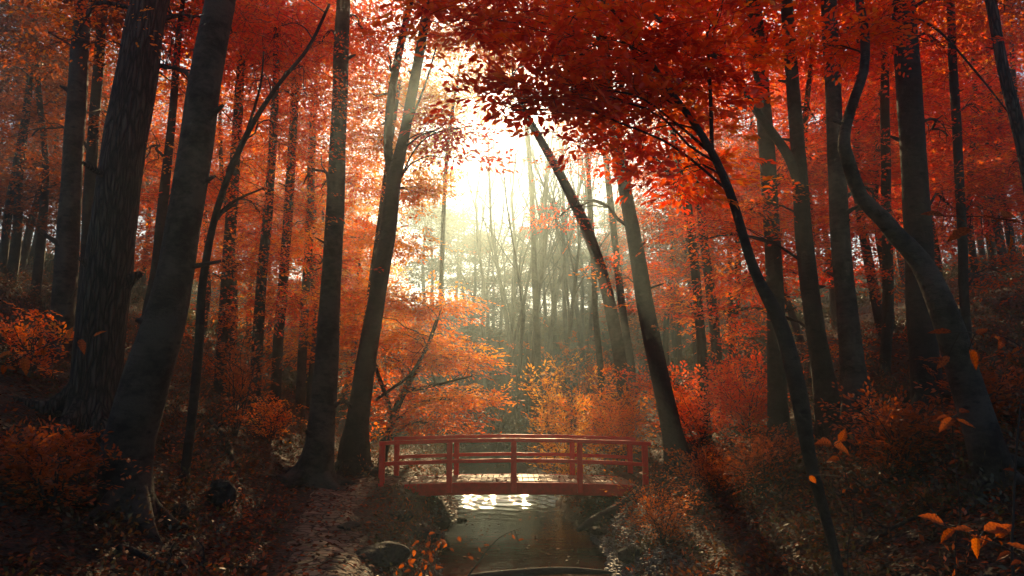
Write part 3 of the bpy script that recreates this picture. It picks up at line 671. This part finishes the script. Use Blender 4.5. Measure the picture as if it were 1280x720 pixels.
shrub('rust_shrub', 'dull rusty shrub between the furrowed trunk and the grey beech', 300, 420, 50, 30, 'rust', 120, .10, .6, depth=17)
shrub('orange_shrub', 'orange leafed shrub at the left edge above the leaf litter', 40, 440, 50, 34, 'orange', 90, .09, .5, lod=2)
shrub('rust_shrub', 'rust coloured shrub in the left corner below the furrowed trunk', 60, 600, 70, 40, 'rust', 170, .08, .55, lod=2)
shrub('green_shrub', 'dark green shrub behind the orange maple left of the bridge', 560, 550, 40, 16, 'under', 110, .09, .25, depth=24)
shrub('green_shrub', 'dim greenish shrub beyond the stream in the misty gap', 640, 520, 50, 20, 'under', 130, .12, .3, depth=33)
shrub('rust_shrub', 'rusty brown shrub in the haze right of the misty gap', 745, 450, 50, 22, 'rust', 130, .13, .7, depth=31)
shrub('rust_shrub', 'brownish shrub spreading under the leaning misty trunk', 700, 425, 60, 18, 'rust', 110, .14, .8, depth=38)
shrub('rust_shrub', 'dark rusty shrub beside the sinuous tree on the right', 1120, 560, 70, 40, 'rust', 170, .08, .45, lod=2)
shrub('rust_shrub', 'rusty shrub at the lower right edge', 1230, 500, 60, 40, 'rust', 150, .085, .5, lod=2)

# ------------------------------------------------------------------ undergrowth and litter
def on_path(x, y):
    c = np.array(PATH); cx = np.interp(y, c[:, 1], c[:, 0])
    return (np.abs(x - cx) < .70) & (y < 17.6)

def scatter(n, ylo, yhi, xmax, pw=1.6):
    y = ylo + (yhi - ylo) * rng.uniform(0, 1, n) ** pw; x = rng.uniform(-1, 1, n) * np.minimum(xmax, y * .78 + 1.5)
    z = terrain(x, y); ok = z > WATER_Z + .12
    return x[ok], y[ok], z[ok]

x, y, z = scatter(105000, 3.5, 34, 26)
keep = ~on_path(x, y) | (rng.uniform(0, 1, len(x)) < .5)
keep &= ~((np.abs(x) < 3.0) & (y > 16.5) & (y < 18.9) & (z > -.1))
x, y, z = x[keep], y[keep], z[keep]; N = len(x)
lm = MB(); nr = np.tile([0, 0, 1.], (N, 1)) + rng.normal(0, .35, (N, 3)); dr = rng.normal(0, 1, (N, 3)) * [1, 1, .25]
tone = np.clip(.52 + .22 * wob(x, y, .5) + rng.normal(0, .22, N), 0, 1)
N0 = 150; x[:N0] = rng.uniform(-2.7, 3.2, N0); y[:N0] = rng.uniform(16.9, 18.5, N0); z[:N0] = .075 * (1 - (x[:N0] / 3.05) ** 2) - .03
leaves(lm, np.stack([x, y, z + rng.uniform(.025, .07, N)], -1), dr, nr, rng.uniform(.06, .11, N), tone, 1, .6)
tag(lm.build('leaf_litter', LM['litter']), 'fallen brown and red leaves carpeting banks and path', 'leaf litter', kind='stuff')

xf = rng.uniform(-1.2, 1.2, 420); yf = 9 + 24 * rng.uniform(0, 1, 420) ** 1.4; xf = np.sign(xf) * np.abs(xf) ** .5 * 1.0 + stream_x(yf); N = len(xf); lm = MB()
leaves(lm, np.stack([xf, yf, np.full(N, WATER_Z + .012)], -1), rng.normal(0, 1, (N, 3)) * [1, 1, .03], np.tile([0, 0, 1.], (N, 1)) + rng.normal(0, .06, (N, 3)), rng.uniform(.05, .10, N), rng.uniform(.2, 1, N), 1, .6)
tag(lm.build('floating_leaves', LM['litter']), 'fallen leaves drifting on the dark stream', 'floating leaves', kind='stuff')

x, y, z = scatter(20000, 3.2, 36, 26, 1.8)
keep = ~on_path(x, y); keep &= ~((x > -3.9) & (x < -2.6) & (y > 13) & (y < 17)); xs_ = np.abs(x - stream_x(y)); keep &= (z > -.84) & ((xs_ > 3.3) | (rng.uniform(0, 1, len(x)) < .8)); keep &= ~((x > -5) & (x < -2.2) & (y < 17.5) & (rng.uniform(0, 1, len(x)) < .6))
keep &= ~((np.abs(x) < 3.2) & (y > 16.3) & (y < 19))
keep &= wob(x, y, .9) + rng.normal(0, .4, len(x)) > -.35
x, y, z = x[keep], y[keep], z[keep]; N = len(x)
lm, tm = MB(), MB(); ax = rng.normal(0, .6, (N, 3)); ax[:, 2] = rng.uniform(.35, 1.1, N)
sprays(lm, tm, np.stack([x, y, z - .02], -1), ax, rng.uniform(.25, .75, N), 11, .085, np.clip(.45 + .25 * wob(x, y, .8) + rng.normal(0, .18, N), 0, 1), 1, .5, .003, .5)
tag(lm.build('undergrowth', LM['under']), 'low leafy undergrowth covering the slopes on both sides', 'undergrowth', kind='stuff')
tag(tm.build('undergrowth_stems', M_twig), 'thin dark stems of the low undergrowth on the slopes', 'undergrowth stems', kind='stuff')

x = rng.uniform(-50, 50, 26000); y = rng.uniform(33, 82, 26000); k = (np.abs(x) < y * .8) & (terrain(x, y) > WATER_Z + .3); x, y = x[k], y[k]; N = len(x)
lm = MB(); ax = rng.normal(0, .7, (N, 3)); ax[:, 2] = rng.uniform(.3, 1.0, N)
sprays(lm, None, np.stack([x, y, terrain(x, y)], -1), ax, rng.uniform(.5, 1.4, N), 10, .24, np.clip(.25 + .2 * wob(x, y, .5) + rng.normal(0, .12, N), 0, 1), 1, .5, 0, .5)
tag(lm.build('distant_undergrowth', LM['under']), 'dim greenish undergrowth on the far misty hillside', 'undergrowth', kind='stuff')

# ------------------------------------------------------------------ bridge
Y0, Y1 = 16.7, 18.7
def arch(x): return .075 * (1 - (x / 3.05) ** 2)
br = empty('footbridge', (0, 17.7, -.02), 'small arched red wooden footbridge with plank deck over the stream', 'bridge')
BO = (0, 17.7, -.02)
mb = MB(); nP = 44; xs = np.linspace(-2.85, 3.35, nP + 1)
for k in range(nP):
    a, b = xs[k] + .006, xs[k + 1] - .006; z0, z1 = arch(a) - .02, arch(b) - .02; y0, y1 = Y0 + .09 + rng.uniform(-.02, .02), Y1 - .09 + rng.uniform(-.02, .02); dz = rng.uniform(-.004, .004)
    v = [(a, y0, z0 - .04), (b, y0, z1 - .04), (b, y1, z1 - .04), (a, y1, z0 - .04), (a, y0, z0 + dz), (b, y0, z1 + dz), (b, y1, z1 + dz), (a, y1, z0 + dz)]
    mb.add(v, [(0, 3, 2, 1), (4, 5, 6, 7), (0, 1, 5, 4), (1, 2, 6, 5), (2, 3, 7, 6), (3, 0, 4, 7)], np.full(6, rng.uniform(0, 1)))
mb.build('deck', M_deck, br, BO, smooth=False)

def beam(name, x0, x1, yc, hy, ztop, h, m, bowl=None, amp=1.0):
    mb = MB(); n = 24; X = np.linspace(x0, x1, n)
    c = .18 * min(hy, h / 2) + .003
    prof = [(-hy, -h + c), (-hy + c, -h), (hy - c, -h), (hy, -h + c), (hy, -c), (hy - c, 0), (-hy + c, 0), (-hy, -c)]
    zt = ztop + amp * arch(X) - arch(3.0)
    v = np.array([[(X[i], yc + p[0], zt[i] + p[1] + .003 * math.sin(i * 1.3)) for p in prof] for i in range(n)]).reshape(-1, 3)
    q = [(i * 8 + j, i * 8 + 8 + j, i * 8 + 8 + (j + 1) % 8, i * 8 + (j + 1) % 8) for i in range(n - 1) for j in range(8)]
    q = [t[::-1] for t in q]
    for s in (0, (n - 1) * 8): q += [(s, s + 1, s + 2, s + 7), (s + 2, s + 3, s + 6, s + 7), (s + 3, s + 4, s + 5, s + 6)]
    mb.add(v, q); mb.build(name, m, br, BO, smooth=False)

def post(x, yc, z0, z1, w=.062):
    mb = MB(); c = .014
    oc = [(-w, -w + c), (-w + c, -w), (w - c, -w), (w, -w + c), (w, w - c), (w - c, w), (-w + c, w), (-w, w - c)]
    v = []
    for (z, s) in ((z0, 1), (z1 - .02, 1), (z1, .8)): v += [(x + a * s, yc + b * s, z) for a, b in oc]
    q = [(k * 8 + j, k * 8 + (j + 1) % 8, k * 8 + 8 + (j + 1) % 8, k * 8 + 8 + j) for k in (0, 1) for j in range(8)]
    q += [(16, 17, 18, 23), (18, 19, 22, 23), (19, 20, 21, 22)]
    mb.add(v, q); mb.build('post', M_red, br, BO, smooth=False)

for yc, sgn in ((Y0, -1), (Y1, 1)):
    beam('side_beam', -2.42, 2.72, yc + (.045 if sgn < 0 else -.045), .045, -.012, .26, M_red2)
    for k, px in enumerate((-2.93, -1.41, .04, 1.53, 3.0)):
        a = arch(px)
        post(px, yc - .02 * (-sgn) + sgn * .03, (-.35 if k in (0,) else -.22 + a), .885 + a)
    beam('top_rail', -3.0, 3.14, yc + sgn * .03, .075, .965, .085, M_red)
    beam('middle_rail', -2.90, 3.0, yc + sgn * .03, .034, .50, .085, M_red, amp=1.2)
for px in (-1.9, 2.2):                                         # cross bearers under the deck
    mb = MB(); box(mb, (px - .06, Y0 + .1, -.26), (px + .06, Y1 - .1, -.09)); mb.build('cross_bearer', M_red2, br, BO, smooth=False)

# ------------------------------------------------------------------ rocks, gravel, logs, twigs
def rock(px, py, w, h, label, sink=.3, group='rocks along the stream'):
    g = ground_hit(px, py); s = g[1] / F; r = np.array([w * s / 2, w * s / 2 * .8, h * s / 2])
    nu, nv = 20, 12; th = np.arange(nu) * 2 * PI / nu; ph = np.linspace(0, PI, nv)
    D = np.stack([np.sin(ph)[:, None] * np.cos(th), np.sin(ph)[:, None] * np.sin(th), np.cos(ph)[:, None] + 0 * th], -1)
    k = np.ones(D.shape[:2])
    for _ in range(9):
        nn = unit(rng.normal(0, 1, 3)); c = rng.uniform(.55, .85); dd = D @ nn; k = np.where(dd * k > c, c / np.maximum(dd, .01), k)
    V = D * k[..., None] * r * 1.15; b = np.array([g[0], g[1], float(terrain(g[0], g[1]))])
    V = V + b + np.array([0, 0, r[2] * (1 - sink)])
    i = np.arange(nv - 1)[:, None] * nu; j = np.arange(nu)[None]; j2 = (j + 1) % nu
    mb = MB(); mb.add(V.reshape(-1, 3), np.stack([i + j, i + nu + j, i + nu + j2, i + j2], -1).reshape(-1, 4))
    o = mb.build('rock', M_rock, None, b, smooth=False); tag(o, label, 'rock', group)
rock(274, 634, 34, 36, 'upright dark rock on the left slope beside the thin sapling')
rock(226, 648, 22, 18, 'small rounded rock between the sapling and the grey beech roots')
rock(548, 660, 34, 20, 'wet dark rock on the left water edge nearest the bridge')
rock(528, 678, 40, 22, 'broad flat rock on the left bank above the water edge')
rock(575, 655, 16, 8, 'small wet stone in the water by the left bank')
rock(478, 704, 60, 26, 'pale mossy boulder between the path and the stream')
rock(436, 662, 26, 10, 'flat stone at the right border of the path')
rock(790, 700, 40, 16, 'flat grey stone on the gravel at the right bank')
rock(752, 668, 30, 12, 'low wet stone at the right water edge')
rock(500, 650, 30, 14, 'low stone in the bank below the left end of the bridge')

x = rng.uniform(.9, 3.0, 9000); y = rng.uniform(8, 16.5, 9000); z = terrain(x, y); k = (z > WATER_Z - .06) & (z < -.45) & (rng.uniform(0, 1, 9000) < .55)
x2 = rng.uniform(-2.6, -.9, 5000); y2 = rng.uniform(8, 30, 5000); z2 = terrain(x2, y2); k2 = (z2 > WATER_Z - .08) & (z2 < -.5) & (rng.uniform(0, 1, 5000) < .5)
cx = np.concatenate([x[k], x2[k2]]); cyy = np.concatenate([y[k], y2[k2]]); cz = np.concatenate([z[k], z2[k2]]); N = len(cx)
O8 = np.array([(1, 0, 0), (.5, .85, .1), (-.6, .75, 0), (-1, -.1, .1), (-.4, -.8, 0), (.6, -.7, .1)]); rr = rng.uniform(.012, .05, N) ** 1.0
ang = rng.uniform(0, 6.3, N); ca, sa = np.cos(ang), np.sin(ang)
ring = np.stack([O8[None, :, 0] * ca[:, None] - O8[None, :, 1] * sa[:, None], O8[None, :, 0] * sa[:, None] + O8[None, :, 1] * ca[:, None], 0 * O8[None, :, 2] + 0 * ca[:, None]], -1)
cpos = np.stack([cx, cyy, cz], -1)
lowr = cpos[:, None] + ring * rr[:, None, None] + [0, 0, -.01]; upr = cpos[:, None] + ring * rr[:, None, None] * .62 + (rr * .75)[:, None, None] * np.array([0, 0, 1.])
V = np.concatenate([lowr, upr], 1).reshape(-1, 3); o_ = (np.arange(N) * 12)[:, None]
Q = np.concatenate([o_ + np.array([j, (j + 1) % 6, 6 + (j + 1) % 6, 6 + j])[None] for j in range(6)] + [o_ + np.array([6, 7, 8, 9])[None], o_ + np.array([6, 9, 10, 11])[None]])
mb = MB(); mb.add(V, Q)
M_peb = simple_mat('gravel_stone', (.06, .06, .055), .5, (.13, .12, .105), 3.3, .3, .01)
tag(mb.build('gravel', M_peb, smooth=False), 'small wet gravel stones along both water edges', 'gravel', kind='stuff')

def log(name, label, pts, cat='log', bark='dark', rough=.1):
    a = np.array([[*P(px, py, d), w * d / F / 2] for (px, py, d, w) in pts]); s = spline(a, .08)
    mb = MB(); tube(mb, s[:, :3], np.maximum(s[:, 3], .002), 14, rough=rough, seed=2); b = s[0, :3]
    return tag(mb.build(name, BM[bark], None, b), label, cat)
log('fallen_log', 'dark fallen log lying across the water at the bottom of the picture', [(585, 722, 11.3, 8), (640, 717, 11.4, 9), (700, 713, 11.5, 9), (750, 715, 11.6, 6), (768, 716, 11.6, 2)])
log('fallen_log', 'mossy black log sloping down the right bank under the bridge', [(800, 622, 16.2, 22), (772, 640, 15.9, 20), (742, 652, 15.6, 14), (722, 663, 15.4, 5)])

def ground_stick(label, a, b, w, name='fallen_branch', lift=.03):
    g0, g1 = ground_hit(*a), ground_hit(*b); n_ = 12; t = np.linspace(0, 1, n_)[:, None]; p = g0 + (g1 - g0) * t
    p[:, 0] += np.sin(t[:, 0] * 7 + a[0]) * .06; p[:, 2] = terrain(p[:, 0], p[:, 1]) + lift + .05 * np.sin(t[:, 0] * 3.1)
    mb = MB(); s_ = spline(p, .06); r_ = w * g0[1] / F / 2; tube(mb, s_, np.linspace(r_, r_ * .3, len(s_)), 8, rough=.1)
    for f in (.35, .6, .8):
        q = s_[int(f * len(s_))]; e = q + np.array([rng.uniform(-.4, .4), rng.uniform(-.3, .3), rng.uniform(.05, .3)]); tube(mb, limb_between(q, e, .1, 5, .15), np.linspace(r_ * .4, .003, 5), 5)
    tag(mb.build(name, BM['dark'], None, g0), label, 'branch', 'fallen branches on the slopes')
ground_stick('long fallen branch in the lower left corner below the beech roots', (150, 690), (330, 716), 9)
ground_stick('fallen branch lying up the left slope behind the thin sapling', (300, 590), (255, 520), 8)
ground_stick('fallen branch on the right slope below the flared straight tree', (1000, 640), (1130, 600), 9)
ground_stick('broken branch at the lower right between leafy sprigs', (1080, 690), (1190, 640), 7)
ground_stick('crooked branch lying above the right bank beside the bridge end', (860, 625), (940, 640), 6)

def sprig(name, label, stem, lv, pal='orange', tone=.6, group='leafy sprigs close to the camera', r=.005, cat='sprig', width=.52):
    r *= 1.5
    """stem: (px, py, d); lv: (px, py, d, length px, angle deg, tone)"""
    a = np.array([P(*p) for p in stem]); b = a[0].copy(); b[2] = min(b[2], float(terrain(b[0], b[1]))) if b[2] > terrain(b[0], b[1]) + .05 else b[2]
    if b[2] < a[0][2] - .04: a = np.vstack([b, a])
    o = empty(name, a[0], label, cat, group); tm, lm = MB(), MB(); s = spline(a, .05)
    tube(tm, s, np.linspace(r, r * .3, len(s)), 6)
    for (px, py, d, Lp, an, tn) in lv:
        p = P(px, py, d); k = int(np.argmin(np.linalg.norm(s - p, axis=1))); e = math.radians(an + rng.normal(0, 8)); tn = tn - .22; Lp = Lp * rng.uniform(.7, .95)
        dr = np.array([math.cos(e), rng.uniform(-.5, .5), math.sin(e)]); L = Lp * d / F
        if np.linalg.norm(s[k] - p) > .01: tube(tm, limb_between(s[k], p, .05, 4, .05), np.full(4, r * .35), 4)
        tube(tm, np.array([p - dr * L * .08, p + dr * L * .1]), np.full(2, r * .3), 4)
        leaf_detailed(lm, p, dr, np.array([rng.normal(0, .5), -.6, .7]), L, tn, width * rng.uniform(.8, 1.1))
        if rng.uniform() < .8:                                # a smaller neighbour on the twig
            q = s[max(0, k - rng.integers(1, 5))] + rng.normal(0, .015, 3); d2 = np.array([-dr[0], rng.uniform(-.6, .6), -abs(dr[2]) * rng.uniform(.2, 1)])
            leaf_detailed(lm, q, d2, np.array([rng.normal(0, .5), -.5, .8]), L * rng.uniform(.45, .7), tn - .1, width)
    tm.build('stem', M_twig, o, a[0]); lm.build('leaves', LM['near'], o, a[0])
    return o
def leaf_detailed(lm, p, d, nrm, L, tn, width=.5):
    """one close leaf: wavy edge, folded along a pale midrib, side veins as tone steps, browned tip"""
    d = unit(d); s = unit(np.cross(nrm, d)); n_ = np.cross(d, s); m = 14
    t = np.linspace(0, 1, m + 1); w = width * .5 * np.sin(PI * t ** .85) ** .85 * (1 - .3 * t); w[0] = .01; w[-1] = .0
    curl = rng.uniform(.05, .45); tw = rng.uniform(-.5, .5); ph = rng.uniform(0, 6)
    mid = p + d * L * (t + .0)[:, None] - n_ * L * (curl * t ** 2)[:, None] + s * L * (.10 * tw * np.sin(PI * t))[:, None]
    rows = []
    for c in (-1, -.5, -.05, .05, .5, 1):
        wave = 1 + (.10 * np.sin(t * 26 + ph + c) + rng.normal(0, .03, m + 1)) * (abs(c) > .9)
        up = (.30 + .25 * tw * np.sign(c)) * abs(c) ** 1.4 + .06 * np.sin(t * 17 + c * 3 + ph) * abs(c)
        rows.append(mid + s * L * (w * c * wave)[:, None] + n_ * L * (w * up)[:, None])
    V = np.stack(rows, 1).reshape(-1, 3); Q, H = [], []
    for i in range(m):
        for c in range(5):
            Q.append((6 * i + c, 6 * i + 6 + c, 6 * i + 7 + c, 6 * i + 1 + c))
            H.append(tn + (.30 if c == 2 else (.09 if (i + abs(c - 2)) % 2 else -.09)) - (.35 if rng.uniform() < .05 + .25 * (t[i] > .85) else 0))
    lm.add(V, Q, np.clip(H, 0, 1))

sprig('beech_sprig', 'large orange leaves drooping at the right edge, highest of the right hand sprigs', [(1330, 330, 4), (1290, 285, 3.9), (1240, 272, 3.8), (1185, 270, 3.8)],
      [(1262, 292, 3.8, 38, -80, .75), (1228, 292, 3.8, 30, -60, .6), (1300, 300, 3.8, 46, -100, .7), (1212, 285, 3.8, 36, -150, .5), (1180, 270, 3.8, 34, 165, .4), (1250, 270, 3.8, 40, 10, .6)], 'orange')
sprig('beech_sprig', 'long branch of orange leaves crossing the sinuous tree', [(1400, 470, 4.2), (1310, 450, 4), (1250, 420, 3.9), (1190, 415, 3.8)],
      [(1240, 420, 3.9, 34, -20, .8), (1190, 415, 3.9, 36, 170, .45), (1212, 436, 3.9, 34, -70, .5), (1220, 418, 3.8, 30, 20, .5), (1186, 445, 3.9, 26, -140, .6), (1275, 440, 3.9, 30, -30, .4)], 'orange')
sprig('beech_sprig', 'pair of amber leaves hanging low before the thick black trunk', [(1195, 720, 4.6), (1200, 640, 4.5), (1192, 560, 4.5), (1190, 522, 4.5)],
      [(1192, 522, 4.5, 30, -150, .5), (1195, 524, 4.5, 30, -40, .6), (1186, 520, 4.5, 24, 190, .4), (1200, 516, 4.5, 26, 15, .4)], 'gold', tone=.2)
sprig('beech_sprig', 'round orange leaves in front of the foot of the dark trees', [(1060, 712, 5.2), (1068, 650, 5.1), (1056, 590, 5), (1042, 556, 5)],
      [(1040, 556, 5, 28, 170, .5), (1042, 558, 5, 34, -10, .7), (1050, 552, 5, 22, 60, .4), (1012, 594, 5.2, 15, -60, .8)], 'orange', width=.75)
sprig('beech_sprig', 'broad spray of orange leaves in the lower right corner', [(1330, 760, 4), (1280, 700, 3.8), (1225, 672, 3.7), (1170, 655, 3.7)],
      [(1222, 668, 3.7, 40, -85, .75), (1216, 662, 3.7, 46, 178, .6), (1230, 664, 3.7, 60, 0, .6), (1258, 680, 3.7, 50, -25, .55), (1180, 655, 3.7, 40, 160, .5), (1195, 660, 3.7, 30, -140, .3), (1245, 672, 3.7, 36, 30, .5)], 'orange', width=.45)
sprig('beech_sprig', 'orange leaf spray reaching in from the left edge before the furrowed trunk', [(-60, 560, 4.6), (-20, 480, 4.5), (30, 445, 4.4), (80, 425, 4.3), (118, 420, 4.3)],
      [(15, 440, 4.4, 26, 200, .7), (30, 445, 4.4, 26, -70, .6), (60, 430, 4.4, 24, -100, .7), (85, 424, 4.3, 22, 80, .8), (100, 424, 4.3, 24, -50, .5), (116, 422, 4.3, 22, 30, .8), (50, 436, 4.4, 22, 60, .5), (0, 455, 4.4, 28, -120, .5)], 'orange')
rl = []
for k in range(34):
    t = rng.uniform(.1, 1); rl.append((500 + 52 * t + rng.normal(0, 12), 735 - 62 * t + rng.normal(0, 8), 9.7 + rng.normal(0, .12), rng.uniform(7, 12), rng.uniform(0, 360), rng.uniform(.2, .8)))
sprig('red_sprig', 'low red leafed plant at the water edge below the left bank', [(500, 745, 9.6), (530, 702, 9.7), (552, 672, 9.8)], rl, 'rust', width=.62)

sprig('dead_branch', 'bare dark branch with a few brown leaves over the water', [(575, 745, 9.6), (600, 700, 9.7), (625, 672, 9.8), (652, 660, 9.9)],
      [(600, 690, 9.7, 9, 100, .4), (612, 682, 9.7, 9, 170, .5), (640, 668, 9.8, 8, -60, .5), (592, 700, 9.7, 10, 150, .4), (648, 676, 9.8, 8, 20, .6)], 'rust', r=.012, cat='branch')
sprig('dead_plant', 'thin bare black plant stalk at the right edge of the picture', [(1268, 740, 4.2), (1267, 640, 4.2), (1270, 570, 4.2), (1276, 500, 4.2)], [(1270, 590, 4.2, 20, 160, .2)], 'rust', r=.010, cat='dead plant')

# ------------------------------------------------------------------ haze
zmin = min(float(Z.min()), -2); zmax = float(Z.max())
HB = (-158, -48, zmin - 1), (158, 198, 28.5)
mb = MB(); box(mb, *HB)
m = bpy.data.materials.new('haze'); m.use_nodes = True; n, l = m.node_tree.nodes, m.node_tree.links
n.remove(n['Principled BSDF'])
pv = n.new('ShaderNodeVolumePrincipled'); pv.inputs['Color'].default_value = (.70, .90, .93, 1); pv.inputs['Density'].default_value = HAZE_DENSITY; pv.inputs['Anisotropy'].default_value = .82
l.new(pv.outputs[0], n['Material Output'].inputs['Volume'])
o = mb.build('haze', m, smooth=False); tag(o, 'pale morning haze filling the wooded ravine', 'haze', kind='stuff')
